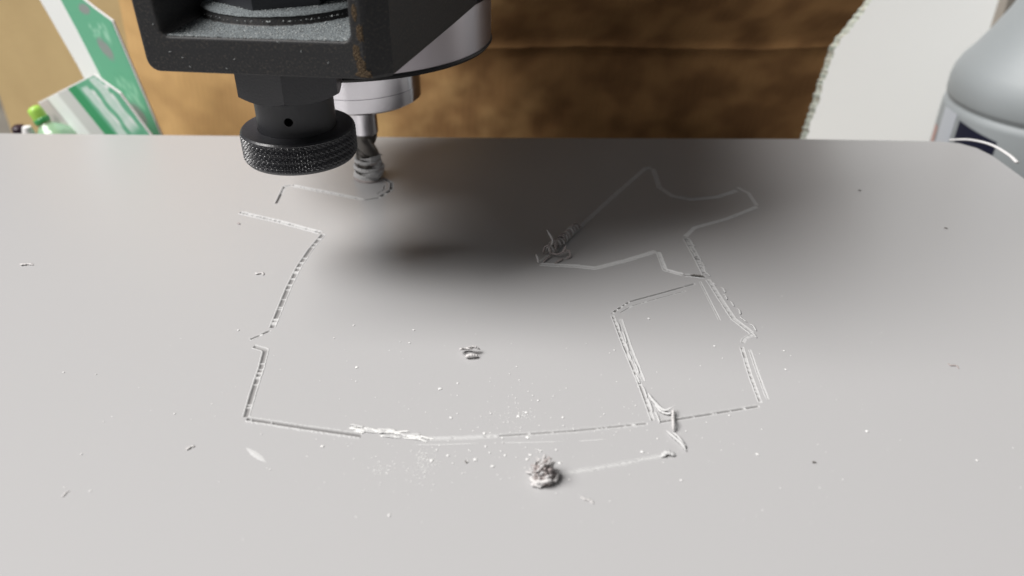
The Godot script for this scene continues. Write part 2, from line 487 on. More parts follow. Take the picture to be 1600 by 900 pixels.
# ---------- the machine head ----------
func make_head() -> void:
	var o := thing("engraving_head", Vector3.ZERO, "black cast iron machine head with knurled depth knob and spinning cutter", "machine head")
	# casting: a U-shaped front (left rib, plate, right rib) running back, its front edge rounded
	var yaw := atan2(4.7, 41.3)
	var ex := Vector3(cos(yaw), 0, sin(yaw))
	var ez := Vector3(-sin(yaw) * -1.0, 0, -cos(yaw))
	var p0 := Vector3(-68.5, 0, -149.5)
	var prof := PackedVector2Array()
	prof.append(Vector2(-0.2, 70.5))
	for k in 6:
		var a := PI + PI / 2 * k / 5.0
		prof.append(Vector2(2.4 + 2.4 * cos(a), 54.7 + 2.4 + 2.4 * sin(a)))
	prof.append(Vector2(42.0, 54.5))
	prof.append(Vector2(42.4, 55.1))
	prof.append(Vector2(42.6, 104))
	prof.append(Vector2(39.8, 104))
	for k in 5:
		var a := -PI / 2 * k / 4.0
		prof.append(Vector2(38.4 + 1.4 * cos(a), 62.8 + 1.4 * sin(a)))
	for k in 5:
		var a := -PI / 2 - PI / 2 * k / 4.0
		prof.append(Vector2(5.6 + 1.4 * cos(a), 62.8 + 1.4 * sin(a)))
	prof.append(Vector2(4.0, 70.5))
	var rings := []
	var st := begin()
	for l in [[0.0, 0.55, 0.0], [0.06, 0.3, 0.0], [0.22, 0.1, 0.2], [0.55, 0.0, 0.7], [3.2, 0.0, 4.0], [20.0, 0.0, 6.0], [42.0, 0.0, 8.6], [62.0, 0.0, 10.8]]:
		var ring := PackedVector3Array()
		var q := inset(prof, l[1])
		for k in q.size():
			var x := q[k].x
			if prof[k].x > 41.9: x += l[2]
			ring.append(p0 + ex * x + ez * l[0] + Vector3(0, q[k].y, 0))
		rings.append(ring)
	loft(st, rings, false, false)
	st.set_smooth_group(-1)
	var face := inset(prof, 0.55)
	var t3 := Geometry2D.triangulate_polygon(face)
	for k in range(0, t3.size(), 3):
		tri(st, rings[0][t3[k]], rings[0][t3[k + 2]], rings[0][t3[k + 1]])
	var cast := put("cast_bracket", st, M.iron, o)
	# back wall of the pocket and the column above, which is unseen and sized to block the lamp
	st = begin()
	slab(st, v2([4.3, -47.0, 39.5, -47.0, 39.5, -61.0, 4.3, -61.0]), 61.0, 103.0, 0.8, func(q: Vector2, d: float): return p0 + ex * q.x + ez * -q.y + Vector3(0, d, 0))
	put("back_wall", st, M.iron, cast)
	st = begin()
	slab(st, v2([-2.0, -10.0, 74.0, -10.0, 74.0, -150.0, -2.0, -150.0]), 104.3, 150.0, 3.0, func(q: Vector2, d: float): return p0 + ex * q.x + ez * -q.y + Vector3(0, d, 0))
	put("added_column", st, M.iron, cast)
	# boss round the upper nut
	var axis := Vector3(-48.2, 0, -172.0)
	var bc := Vector3(-47.0, 0, -173.5)
	st = begin()
	lathe(st, [Vector2(18.3, 61.0), Vector2(17.5, 61.6), Vector2(17.1, 63.2)], 72, bc)
	var boss := put("boss", st, M.iron, cast)
	st = begin()
	grid(st, func(u: float, v: float):
		var q := lerpf(17.3, 6.0, v)
		var y := (63.1 if v == 0.0 else 63.55) + 0.15 * noise.get_noise_2d(u * 2600.0, v * 900.0)
		return bc + Vector3(q * cos(u * TAU), y, q * sin(u * TAU)), 120, 24, true)
	put("boss_dust", st, M.dust, boss)
	st = begin()
	slab(st, v2([-2.0, -80.0, 54.0, -80.0, 54.0, -150.0, -2.0, -150.0]), 57.0, 104.2, 2.0, func(q: Vector2, d: float): return p0 + ex * q.x + ez * -q.y + Vector3(0, d, 0))
	put("added_rear_body", st, M.iron, cast)  # unseen block, added to stop light passing behind the spindle
	# dust on the shelf: a ragged skin
	st = begin()
	var nz := FastNoiseLite.new()
	nz.seed = 9
	nz.frequency = 0.5
	grid(st, func(u: float, v: float):
		var x := lerpf(4.6, 39.2, u)
		var d := lerpf(0.28 + 0.22 * nz.get_noise_2d(x * 2.6, 1.0), 46.0, v)
		var y := 61.47 + 0.14 * nz.get_noise_2d(x * 3.0, d * 3.0) + 0.12 * nz.get_noise_2d(x, d)
		y += 0.3 * exp(-d * 0.9)
		if v == 0.0: y = 61.1 + 0.2 * nz.get_noise_2d(x * 4.0, 5.0)
		return p0 + ex * x + ez * d + Vector3(0, y, 0), 150, 120, true, true)
	put("dust_layer", st, M.dust, cast)
	# dust grains
	var gm := grain_mesh(0.14)
	var mm := MultiMesh.new()
	mm.transform_format = MultiMesh.TRANSFORM_3D
	mm.mesh = gm
	mm.instance_count = 2600
	rng.seed = 77
	for k in 2600:
		var x := rng.randf_range(4.8, 39.2)
		var d := 0.35 + 26.0 * pow(rng.randf(), 1.4)
		var y := 61.5
		var at := p0 + ex * x + ez * d
		var far := Vector2(at.x - bc.x, at.z - bc.z).length()
		if far < 15.2: y = 63.6
		elif far < 18.0: y = 62.3
		var b := Basis.from_euler(Vector3(rng.randf() * 6, rng.randf() * 6, rng.randf() * 6)) * Basis.from_scale(Vector3.ONE * pow(rng.randf(), 2.0) * 1.5 + Vector3.ONE * 0.35)
		mm.set_instance_transform(k, Transform3D(b, (at + Vector3(0, y, 0)) * MM))
	var mi := MultiMeshInstance3D.new()
	mi.name = "dust_grains"
	mi.multimesh = mm
	mi.material_override = M.grain
	tag(mi, "", "", "", "stuff")
	cast.add_child(mi, true)
	# rust along the right front corner
	for k in 5:
		var y: float = [57.2, 59.5, 63.0, 66.5, 55.6][k]
		var wide: float = [0.9, 0.7, 0.6, 0.5, 1.6][k]
		st = begin()
		grid(st, func(u: float, v: float):
			var a := (u - 0.5) * 2.0
			var b := (v - 0.5) * 2.0
			var edge := maxf(0.0, 1.0 - a * a - b * b * 0.9)
			var x: float = 41.2 + [0.1, -0.5, 0.4, -0.2, 0.3][k] + a * wide * (1.0 + 0.4 * nz.get_noise_2d(v * 9.0, k * 9.0))
			return p0 + ex * x + ez * (0.05 - 0.10 * minf(1.0, edge * 3.0)) + Vector3(0, y + b * (1.6 if k < 4 else 0.6) * (1.0 + 0.3 * nz.get_noise_2d(u * 9.0, k * 5.0)), 0), 12, 12, true)
		put("rust_patch", st, M.rust, cast)
	# chips of swarf sticking to the front
	for k in 9:
		var x: float = [5.2, 7.4, 8.5, 17.4, 15.6, 26.3, 30.4, 3.1, 35.2][k]
		var y: float = [58.6, 57.6, 55.9, 57.6, 55.8, 61.0, 59.4, 63.5, 57.5][k]
		var a := p0 + ex * x - ez * 0.02 + Vector3(0, y, 0)
		st = begin()
		var dir := Vector3(rng.randf_range(-0.5, 0.5), rng.randf_range(-0.3, 0.35), 0)
		shred(st, [a - dir * 0.6, a - ez * 0.06, a + dir * 0.6], 0.06, 0.05, 200 + k)
		put("stuck_chip", st, M.grain, cast)
	# screw, nuts and knob
	st = begin()
	lathe(st, [Vector2(5.5, 29.5), Vector2(5.5, 112.0)], 40, axis)
	put("adjusting_screw", st, M.black_steel, o)
	put("hex_nut", hex_nut(12.9, 63.62, 82.0, PI / 2 + 0.14, axis, false), M.black_steel, o)
	put("hex_nut", hex_nut(12.0, 43.6, 54.6, PI / 2 - 0.10, axis, true), M.black_steel, o)
	var kn := Node3D.new()
	kn.name = "depth_knob"
	o.add_child(kn, true)
	st = begin()
	lathe(st, [Vector2(8.7, 35.8), Vector2(12.2, 35.75), Vector2(12.55, 35.4)], 128, axis)
	lathe(st, [Vector2(12.5, 29.3), Vector2(12.1, 28.75), Vector2(4.0, 28.7), Vector2(0.01, 28.7)], 128, axis)
	put("knob_face", st, M.black_steel, kn)
	st = begin()
	var teeth := 62
	grid(st, func(u: float, v: float):
		var h := 29.3 + 6.1 * v
		var a := u * teeth
		var b := v * 6.1 / (TAU * 12.5) * teeth * 1.35
		var p := absf(fposmod(a + b, 1.0) * 2.0 - 1.0)
		var q := absf(fposmod(a - b, 1.0) * 2.0 - 1.0)
		var r := 12.5 + 0.5 * (minf(p, q) - 0.35) * smoothstep(0.0, 0.07, minf(v, 1.0 - v))
		return axis + Vector3(r * cos(u * TAU), h, r * sin(u * TAU)), teeth * 8, 56, false)
	put("knurled_rim", st, M.knurl, kn)
	# collar with a cross hole
	var c := CSGCombiner3D.new()
	c.name = "collar"
	c.scale = Vector3.ONE * MM
	c.position = axis * MM
	kn.add_child(c, true)
	var cy := CSGCylinder3D.new()
	cy.name = "collar_ring"
	cy.radius = 8.6; cy.height = 8.4; cy.sides = 180
	cy.smooth_faces = false
	cy.position.y = 39.6
	cy.material = M.black_steel
	c.add_child(cy, true)
	var hole := CSGCylinder3D.new()
	hole.name = "hole"
	hole.operation = CSGShape3D.OPERATION_SUBTRACTION
	hole.radius = 0.95; hole.height = 6.0; hole.sides = 28
	hole.material = M.hole
	var dir := Vector3(0.06, 0, 1).normalized()
	hole.position = dir * 7.6 + Vector3(0, 39.5, 0)
	hole.basis = Basis(Quaternion(Vector3.UP, dir))
	c.add_child(hole, true)
	# spindle: big disk, bright nose ring, cutter
	var ta := Vector3(-43.2, 0, -223.5)
	st = begin()
	lathe(st, [Vector2(37.4, 42.0), Vector2(37.6, 54.0), Vector2(30.0, 54.2)], 160, ta)
	var sp := put("spindle_disk", st, M.dull_steel, o)
	st = begin()
	lathe(st, [Vector2(17.2, 40.5), Vector2(35.6, 40.4), Vector2(37.2, 40.8), Vector2(37.75, 41.5), Vector2(37.6, 42.05)], 160, ta)
	put("disk_rim", st, M.dark_rim, sp)
	st = begin()
	lathe(st, [Vector2(17.2, 41.0), Vector2(17.2, 30.0), Vector2(17.13, 29.9), Vector2(17.13, 29.75), Vector2(17.2, 29.65), Vector2(17.2, 25.9), Vector2(16.0, 25.1), Vector2(4.1, 24.9)], 128, ta)
	put("nose_ring", st, M.steel, o)
	st = begin()
	lathe(st, [Vector2(3.95, 30.0), Vector2(3.95, 14.6), Vector2(3.5, 14.1), Vector2(2.4, 14.0)], 64, ta)
	var cut := Node3D.new()
	cut.name = "cutter"
	o.add_child(cut, true)
	put("shank", st, M.steel, cut)
	st = begin()
	grid(st, func(u: float, v: float):
		var y := lerpf(14.6, -0.35, v)
		var a := u * TAU + (14.6 - y) * 0.42
		var lobe := absf(cos(a))
		var r := 3.55 - 0.25 * v - 1.35 * pow(1.0 - lobe, 1.4) * smoothstep(0.0, 0.12, v)
		if v > 0.985: r *= 0.2
		return ta + Vector3(r * cos(u * TAU), y, r * sin(u * TAU)), 72, 60, true)
	put("fluted_tip", st, M.carbide, cut)
	# plastic shaved off and wound round the tip
	rng.seed = 15
	for k in 11:
		var y := 0.5 + k * 0.62
		var r0 := 3.45 + 0.95 * (1.0 - k / 10.0) + rng.randf_range(-0.25, 0.3)
		var a0 := rng.randf() * TAU
		var turn := rng.randf_range(3.2, 6.6)
		var pts := []
		for i in 13:
			var t := i / 12.0
			var r := r0 + rng.randf_range(-0.18, 0.25) + (0.7 * (t - 0.85) / 0.15 if t > 0.85 and k % 3 == 0 else 0.0)
			pts.append(ta + Vector3(cos(a0 + turn * t) * r, y + 0.9 * (t - 0.5) + rng.randf_range(-0.15, 0.15), sin(a0 + turn * t) * r))
		st = begin()
		shred(st, pts, rng.randf_range(0.28, 0.45), rng.randf_range(0.4, 0.75), 460 + k, 0.12)
		put("wound_swarf", st, M.lip if k % 4 else M.swarf_dark, cut)


func hex_nut(r: float, y0: float, y1: float, turn: float, c: Vector3, chamfer: bool) -> SurfaceTool:
	# flats between two cones: the corners are cut back in arcs
	var st := begin()
	var flat_r := r * cos(PI / 6)
	for f in 6:
		grid(st, func(u: float, v: float):
			var a := (u - 0.5) * PI / 3
			var rr := flat_r / cos(a)
			var cut := (rr - flat_r * 1.01) * 0.62 if chamfer else 0.0
			var y := lerpf(y0 + maxf(cut, 0.0), y1, v)
			var w := turn + (f + 0.5) * PI / 3 + a
			return c + Vector3(rr * cos(w), y, rr * sin(w)), 12, 2, true)
		grid(st, func(u: float, v: float):
			var a := (u - 0.5) * PI / 3
			var rr := flat_r / cos(a)
			var cut := (rr - flat_r * 1.01) * 0.62 if chamfer else 0.0
			var w := turn + (f + 0.5) * PI / 3 + a
			var q := lerpf(4.0, rr, v)
			var y := lerpf(y0, y0 + maxf(cut, 0.0), clampf((q - flat_r * 0.97) / maxf(rr - flat_r * 0.97, 0.01), 0.0, 1.0))
			return c + Vector3(q * cos(w), y, q * sin(w)), 12, 12, true)
	return st


func grain_mesh(r: float) -> ArrayMesh:
	var st := begin()
	st.set_smooth_group(-1)
	var v := [Vector3(1, 0.1, 0), Vector3(-0.8, 0, 0.2), Vector3(0.1, 0.7, 0.1), Vector3(0, -0.6, 0), Vector3(0.1, 0, 1.1), Vector3(-0.1, 0.1, -0.9)]
	for f in [[0, 2, 4], [4, 2, 1], [1, 2, 5], [5, 2, 0], [4, 3, 0], [1, 3, 4], [5, 3, 1], [0, 3, 5]]:
		tri(st, v[f[0]] * r, v[f[1]] * r, v[f[2]] * r)
	st.generate_normals()
	return st.commit()


# ---------- shavings ----------
func lone_chip(at: Vector2, length: float, turn: float, w: float, m: Material, label: String, bend := 0.4, seed_ := 1) -> void:
	var o := thing("plastic_chip", Vector3(at.x, 0, at.y), label, "plastic chip", "loose chips scattered on the sheet")
	var st := begin()
	var d := Vector3(cos(turn), 0, sin(turn))
	var s := Vector3(-d.z, 0, d.x)
	shred(st, [d * -length * 0.5 + Vector3(0, w * 0.22, 0), d * -length * 0.2 + s * bend * w + Vector3(0, w * 0.4, 0), d * length * 0.15 - s * bend * w + Vector3(0, w * 0.26, 0), d * length * 0.5 + s * bend * w + Vector3(0, w * 0.24, 0)], w * 0.5, w * 0.24, seed_, 0.25)
	put("curl", st, m, o)


func make_shavings() -> void:
	rng.seed = 202
	# round clump in front
	var o := thing("shaving_clump", Vector3(5.5, 0, -98.6), "round upright clump of grey curled shavings, largest heap, at the front", "plastic shavings")
	o.scale = Vector3(0.88, 0.92, 0.88)
	for k in 46:
		var a := k * 2.4 + rng.randf() * 0.6
		var t := sqrt((k + 0.5) / 46.0)
		var ring := t * 2.1
		var high := (1.0 - t * t * 0.75) * rng.randf_range(2.2, 5.2)
		var c := Vector3(cos(a) * ring, high, sin(a) * ring * 0.9)
		var d := Vector3(rng.randf_range(-0.7, 0.7) + 0.35 * cos(a), rng.randf_range(0.1, 1.3), rng.randf_range(-0.7, 0.7) + 0.35 * sin(a)).normalized() * rng.randf_range(0.6, 1.5)
		var bow := Vector3(rng.randf_range(-0.6, 0.6), rng.randf_range(-0.3, 0.3), rng.randf_range(-0.6, 0.6))
		var st := begin()
		shred(st, [c - d, c - d * 0.4 + bow, c + d * 0.4 + bow * 0.6, c + d - bow * 0.4], rng.randf_range(0.24, 0.42), rng.randf_range(0.14, 0.24), 300 + k, 0.35)
		put("curl", st, M.swarf if k % 3 else M.swarf_dark, o)
	var core := begin()
	var kn := FastNoiseLite.new()
	kn.seed = 8
	kn.frequency = 0.6
	grid(core, func(u: float, v: float):
		var w := v * PI * 0.5
		var r := 2.1 + 0.7 * kn.get_noise_3d(cos(u * TAU) * 3.0, v * 5.0, sin(u * TAU) * 3.0)
		return Vector3(cos(u * TAU) * cos(w) * r, 0.1 + sin(w) * r * 1.55, sin(u * TAU) * cos(w) * r), 40, 16, true)
	put("matted_core", core, M.swarf_dark, o)
	for k in 4:
		var a: float = [2.6, 2.2, 0.2, 1.6][k]
		var st := begin()
		for turn in 1:
			var pts := []
			for i in 7:
				var w := a + (i - 3) * 0.22
				pts.append(Vector3(cos(w) * 2.5, 0.5 + 0.35 * k + 0.2 * sin(i), sin(w) * 2.4))
			shred(st, pts, 0.42, 0.32, 340 + k)
		put("curl", st, M.swarf, o)
	var st0 := begin()
	shred(st0, [Vector3(-2.7, 0.35, 1.7), Vector3(-1.4, 0.45, 2.2), Vector3(-0.3, 0.4, 2.3)], 0.5, 0.34, 350)
	put("curl", st0, M.swarf, o)
	st0 = begin()
	shred(st0, [Vector3(-3.6, 0.3, -1.6), Vector3(-3.0, 0.5, -1.1), Vector3(-2.4, 0.9, -0.6)], 0.2, 0.16, 351)
	put("curl", st0, M.swarf, o)
	# ribbed shaving and curls on the shoulder line
	o = thing("ribbed_shaving", Vector3(11.3, 0, -176.0), "dark ribbed shaving standing along the engraved shoulder line with thin curls", "plastic shavings")
	var st := begin()
	for k in 20:
		var t := k / 19.0
		var b := Vector2(-2.2, 0.8).lerp(Vector2(6.6, -14.6), t)
		var h := 2.6 - 1.3 * t + rng.randf_range(-0.4, 0.5)
		st = begin()
		var c := Vector3(b.x + rng.randf_range(-0.25, 0.25), 0.1, b.y)
		shred(st, [c + Vector3(-1.0, 0.1, -0.5), c + Vector3(-0.7, h * 0.8, -0.3), c + Vector3(0.2, h, 0.1), c + Vector3(0.8, h * 0.5, 0.5), c + Vector3(0.5, 0.1, 0.4)], 0.42, 0.24, 380 + k, 0.2)
		put("ribbed_fold", st, M.swarf if k % 2 else M.swarf_dark, o)
	st = begin()
	shred(st, [Vector3(-2.2, 1.0, 0.6), Vector3(-1.9, 2.2, 0.4), Vector3(-1.2, 4.0, -0.2), Vector3(-2.6, 6.4, -1.2)], 0.30, 0.22, 402)
	put("curl", st, M.swarf, o)
	st = begin()
	shred(st, [Vector3(-2.2, 1.3, 0.6), Vector3(-0.5, 1.1, 1.6), Vector3(1.3, 1.3, 1.2), Vector3(2.3, 3.0, 0.2)], 0.34, 0.22, 403, 0.2)
	put("curl", st, M.swarf_dark, o)
	st = begin()
	shred(st, [Vector3(1.2, 1.0, 1.4), Vector3(2.8, 1.6, 0.6), Vector3(3.3, 0.7, 1.8), Vector3(2.0, 0.5, 3.0)], 0.32, 0.22, 404, 0.3)
	put("curl", st, M.swarf_dark, o)
	st = begin()
	shred(st, [Vector3(-5.4, 2.4, 4.0), Vector3(-4.9, 1.3, 4.4), Vector3(-4.8, 0.4, 5.0)], 0.32, 0.26, 405)
	put("curl", st, M.swarf, o)
	st = begin()
	shred(st, [Vector3(-3.6, 0.35, 4.4), Vector3(-2.6, 0.5, 2.8), Vector3(-1.4, 0.6, 1.4)], 0.3, 0.25, 406)
	put("curl", st, M.swarf_dark, o)
	st = begin()
	shred(st, [Vector3(-0.8, 0.3, 5.0), Vector3(0.6, 0.4, 3.6), Vector3(1.6, 0.5, 2.9)], 0.26, 0.22, 407)
	put("curl", st, M.swarf_dark, o)
	# small twisted chip in the middle
	o = thing("twisted_chip", Vector3(-8.9, 0, -133.4), "small twisted grey chip alone in the middle of the shirt", "plastic chip")
	st = begin()
	var ring_pts := []
	for k in 11:
		var a := 2.4 + k * 0.52
		ring_pts.append(Vector3(cos(a) * 1.1 - 0.6, 1.3 + sin(a) * 0.75 + 0.05 * k, sin(a) * 0.9 - 0.6))
	shred(st, ring_pts, 0.4, 0.28, 420)
	put("curl", st, M.swarf, o)
	st = begin()
	shred(st, [Vector3(-0.8, 0.4, 0.9), Vector3(0.3, 0.9, 0.9), Vector3(1.9, 0.5, 0.6)], 0.42, 0.3, 421)
	put("curl", st, M.swarf, o)
	st = begin()
	shred(st, [Vector3(0.2, 1.6, -0.8), Vector3(1.2, 1.6, -1.0), Vector3(2.3, 0.9, -1.0)], 0.32, 0.24, 422)
	put("curl", st, M.swarf, o)
	# long shred where the pocket line meets the hem
	o = thing("long_shred", Vector3(28.0, 0, -114.0), "long pale shred lifting where the pocket line crosses the hem", "plastic shavings")
	st = begin()
	shred(st, [Vector3(-1.6, 0.2, -7.4), Vector3(-0.9, 0.45, -4.6), Vector3(0.6, 0.5, -1.9), Vector3(1.8, 1.2, -1.5), Vector3(2.6, 1.5, -1.9)], 0.34, 0.2, 431)
	put("shred", st, M.lip, o)
	st = begin()
	shred(st, [Vector3(-0.8, 0.3, -4.2), Vector3(0.0, 0.3, -1.8), Vector3(1.3, 0.4, -0.9), Vector3(2.2, 0.9, -1.0)], 0.3, 0.2, 432)
	put("shred", st, M.lip, o)
	st = begin()
	shred(st, [Vector3(2.3, 1.3, -1.5), Vector3(1.9, 0.9, 0.6), Vector3(1.6, 1.4, 2.4), Vector3(1.4, 0.5, 4.2)], 0.3, 0.28, 433, 0.15)
	put("shred", st, M.swarf, o)
	st = begin()
	shred(st, [Vector3(0.2, 0.3, 3.6), Vector3(1.4, 0.4, 5.6), Vector3(2.4, 0.5, 7.4), Vector3(2.9, 0.3, 9.0)], 0.3, 0.22, 434)
	put("shred", st, M.lip, o)
	st = begin()
	shred(st, [Vector3(1.3, 0.4, 4.2), Vector3(2.2, 0.5, 5.8), Vector3(3.0, 0.3, 8.4)], 0.28, 0.2, 435)
	put("shred", st, M.lip, o)
	st = begin()
	shred(st, [Vector3(-1.7, 0.2, 10.4), Vector3(-0.6, 0.55, 9.6), Vector3(0.9, 0.2, 10.0)], 0.5, 0.2, 436)
	put("shred", st, M.lip, o)
	# lone chips
	lone_chip(Vector2(-120.0, -170.8), 3.6, 0.05, 0.75, M.swarf, "pale grey chip lying alone at the far left of the sheet", 0.3, 501)
	lone_chip(Vector2(-61.2, -166.5), 2.6, 0.35, 0.6, M.swarf, "bent grey chip left of the shirt's left sleeve line", 0.7, 502)
	lone_chip(Vector2(90.1, -130.0), 2.4, 0.8, 0.42, M.swarf_dark, "thin bent grey chip alone on the right of the sheet", 0.9, 503)
	lone_chip(Vector2(-57.5, -106.1), 1.6, -0.6, 0.5, M.swarf, "small grey chip left of the white scuff mark", 0.3, 504)
	lone_chip(Vector2(12.5, -93.7), 2.6, 0.65, 0.45, M.swarf, "thin grey chip in front and right of the round clump", 0.4, 505)
	lone_chip(Vector2(-73.9, -192.7), 0.9, 1.0, 0.6, M.swarf_dark, "tiny dark chip just below the collar's left line end", 0.1, 506)
	lone_chip(Vector2(-74.6, -95.1), 1.5, -1.2, 0.3, M.swarf, "thin pale chip near the left front corner of the sheet", 0.3, 507)
	lone_chip(Vector2(101.8, -213.8), 0.8, 0.2, 0.55, M.specks, "tiny dark chip at the far right, nearer the sheet's back edge", 0.1, 508)
	lone_chip(Vector2(116.2, -190.1), 0.8, 0.9, 0.5, M.specks, "tiny dark chip right of the shirt's right sleeve", 0.1, 509)
	lone_chip(Vector2(52.8, -102.4), 0.7, 0.4, 0.45, M.specks, "tiny dark chip in front of the hem's right corner", 0.1, 510)
	lone_chip(Vector2(-8.0, -102.5), 0.7, 1.4, 0.35, M.specks, "tiny dark chip between the hem and the round clump", 0.1, 511)
	lone_chip(Vector2(44.8, -165.5), 3.4, 0.28, 0.55, M.specks, "dark sliver lying across the right armpit line", 0.2, 512)
	# pale flecks
	var gm := grain_mesh(0.42)
	for k in 90:
		var p := Vector2(rng.randfn(2, 34), rng.randfn(-114, 16))
		if k < 26: p = Vector2(rng.randfn(-2, 7), rng.randfn(-104, 2.6))
		if p.y < -205 or p.y > -84 or absf(p.x) > 130: p = Vector2(rng.randf_range(-40, 45), rng.randf_range(-130, -95))
		var f := put("plastic_fleck", gm, M.fleck, null, Vector3(p.x, 0.10, p.y))
		f.rotation.y = rng.randf() * TAU
		var s := 0.40 + 0.62 * pow(rng.randf(), 2.0)
		f.scale = Vector3(s * rng.randf_range(0.7, 1.3), s * 0.5, s)
		tag(f, "tiny pale plastic fleck lying loose on the grey sheet", "plastic fleck", "pale flecks on the sheet")
	# powder too fine to count
	var mm := MultiMesh.new()
	mm.transform_format = MultiMesh.TRANSFORM_3D
	mm.mesh = grain_mesh(0.11)
	mm.instance_count = 900
	for k in 900:
		var p: Vector2
		if k < 170: p = Vector2(rng.randfn(-15.5, 1.3), rng.randfn(-101.6, 2.0))
		elif k < 230: p = Vector2(rng.randfn(-23.0, 1.4), rng.randfn(-100.5, 1.4))
		elif k < 310: p = Vector2(rng.randfn(0.5, 3.0), rng.randfn(-114.5, 1.6))
		elif k < 640: p = Vector2(rng.randfn(2, 26), rng.randfn(-112, 10))
		else: p = Vector2(rng.randf_range(-95, 100), rng.randf_range(-215, -84))
		var b := Basis.from_euler(Vector3(0, rng.randf() * 6, 0)) * Basis.from_scale(Vector3(1, 0.6, 1) * (0.5 + 1.0 * pow(rng.randf(), 2.0)))
		mm.set_instance_transform(k, Transform3D(b, Vector3(p.x, 0.05, p.y) * MM))
	var mi := MultiMeshInstance3D.new()
	mi.name = "plastic_powder"
	mi.multimesh = mm
	mi.material_override = M.fleck
	tag(mi, "fine pale plastic powder sprinkled over the grey sheet", "plastic powder", "", "stuff")
	add_child(mi, true)


# ---------- what stands behind the sheet ----------
func curve_z(x: float) -> float:
	return -316.0 - (0.0013 if x < 20.0 else 0.0003) * (x - 20.0) * (x - 20.0)


func make_background() -> void:
	# brown board, bulging towards the head, folded across, torn on the right
	var o := thing("cardboard_sheet", Vector3.ZERO, "brown stained cardboard with a fold across and a torn right edge", "cardboard")
	var n := FastNoiseLite.new()
	n.seed = 3
	n.frequency = 0.05
	var right := func(y: float) -> float:
		var base := lerpf(119.6, 126.4, (y + 24.9) / 38.7) if y < 13.8 else lerpf(126.4, 137.4, (y - 13.8) / 17.4)
		if y < -24.9: base = 119.6 + (y + 24.9) * 0.15
		return base + 0.9 * n.get_noise_2d(y * 9.0, 2.0) + 0.35 * n.get_noise_2d(y * 40.0, 8.0)
	var fold_y := func(x: float) -> float: return 13.6 + 0.8 * sin(x * 0.05) + 0.5 * n.get_noise_2d(x * 1.5, 60.0) + (maxf(0.0, -x - 90.0) * 0.17)
	var place := func(u: float, y: float, back: float) -> Vector3:
		var x := lerpf(-172.0, right.call(y), u)
		var f: float = fold_y.call(x)
		var ridge := 0.6 * exp(-absf(y - f) / 1.2)
		var lean := (0.02 if y > f else 0.12) * (y - f)
		return Vector3(x, y, curve_z(x) + ridge - lean + 0.5 * n.get_noise_2d(x * 0.6, y * 0.6) - back)
	for part in [["lower_panel", -100.0, 0.0], ["upper_flap", 0.0, 1.0]]:
		var st := begin()
		var up: bool = part[2] > 0.5
		for back in [0.0, 3.0]:
			grid(st, func(u: float, v: float):
				var x := lerpf(-172.0, 126.0, u)
				var f: float = fold_y.call(x)
				var y := lerpf(f, 92.0, v) if up else lerpf(-100.0, f, v)
				return place.call(u, y, back), 90, 50, true, back > 0.0, true, 0.58 if up else 0.0, 1.0 if up else 0.58)
		put(part[0], st, M.kraft, o)
	var te := begin()
	grid(te, func(u: float, v: float):
		var y := lerpf(-100.0, 92.0, u)
		var p: Vector3 = place.call(1.0, y, 0.0)
		var jag := 0.9 + 1.1 * n.get_noise_2d(y * 4.0, 30.0) + 0.25 * n.get_noise_2d(y * 30.0, 50.0)
		return p + Vector3([-0.5, 0.9 + jag * 0.8, 1.0 + jag * 0.8, -0.2][int(round(v * 3))], 0, [0.12, 0.9 + 0.4 * jag, -0.6, -3.1][int(round(v * 3))]), 420, 3, false)
	put("torn_edge", te, M.torn, o)
	# pale board further back on the left
	var st := begin()
	slab(st, v2([-330, -100, -150, -100, -150, 150, -330, 150]), -418.0, -422.0, 0.3, func(q: Vector2, d: float): return Vector3(q.x, q.y, d + 0.7 * (q.x + 210.0)))
	tag(put("pale_cardboard", st, M.kraft_pale), "pale tan cardboard panel at the far left behind the cartons", "cardboard")
	# tilted green and white carton
	o = thing("green_carton", Vector3(-160, 0, -312), "tall tilted white and green printed carton left of the machine head", "carton")
	var poly := v2([-183.5, 58, -160.5, 36, -154.5, 31.0, -149.3, 27.2, -141.3, -17.9, -128, -100, -141, -100, -167.9, 7.5])
	var local := PackedVector2Array()
	for p in poly: local.append(p - Vector2(-160, 0))
	st = begin()
	slab(st, local, 2.2, 3.0, 0.15, func(q: Vector2, d: float): return Vector3(q.x, q.y, d))
	put("body", st, M.white_card, o)
	o.rotation.y = -0.45
	o.scale.x = 1.46
	printed(o, local, 3.2, carton_print(true), Vector2(-8.6, 7.0), Vector2(0.241, -0.970), 26.0, 52.0)
	o = thing("white_carton", Vector3(-170, 0, -305), "white carton with green stripe and white print in front of the taller carton", "carton")
	poly = v2([-184.3, -7.1, -158.9, 9.6, -151.0, 4.0, -138.0, -22.0, -99.0, -100, -142, -100])
	local = PackedVector2Array()
	for p in poly: local.append(p - Vector2(-170, 0))
	st = begin()
	slab(st, local, 1.8, 2.6, 0.15, func(q: Vector2, d: float): return Vector3(q.x, q.y, d))
	put("body", st, M.white_card, o)
	o.rotation.y = -0.45
	o.scale.x = 1.5
	printed(o, local, 2.8, carton_print(false), Vector2(-14.3, -7.1), Vector2(0.50, -0.866), 36.0, 50.0)
	# small green bottle with a lime cap
	var ax := Vector3(0.45, -1, 0.1).normalized()
	o = thing("green_bottle", Vector3(-187.5, -8.0, -304), "small translucent green bottle with lime cap in front of the white carton", "bottle")
	o.basis = Basis(Quaternion(Vector3.DOWN, ax))
	st = begin()
	lathe(st, [Vector2(0.01, 2.2), Vector2(1.6, 2.0), Vector2(2.5, 1.4), Vector2(2.8, 0.0), Vector2(2.8, -2.8)], 40, Vector3.ZERO, false)
	put("cap", st, M.lime, o)
	st = begin()
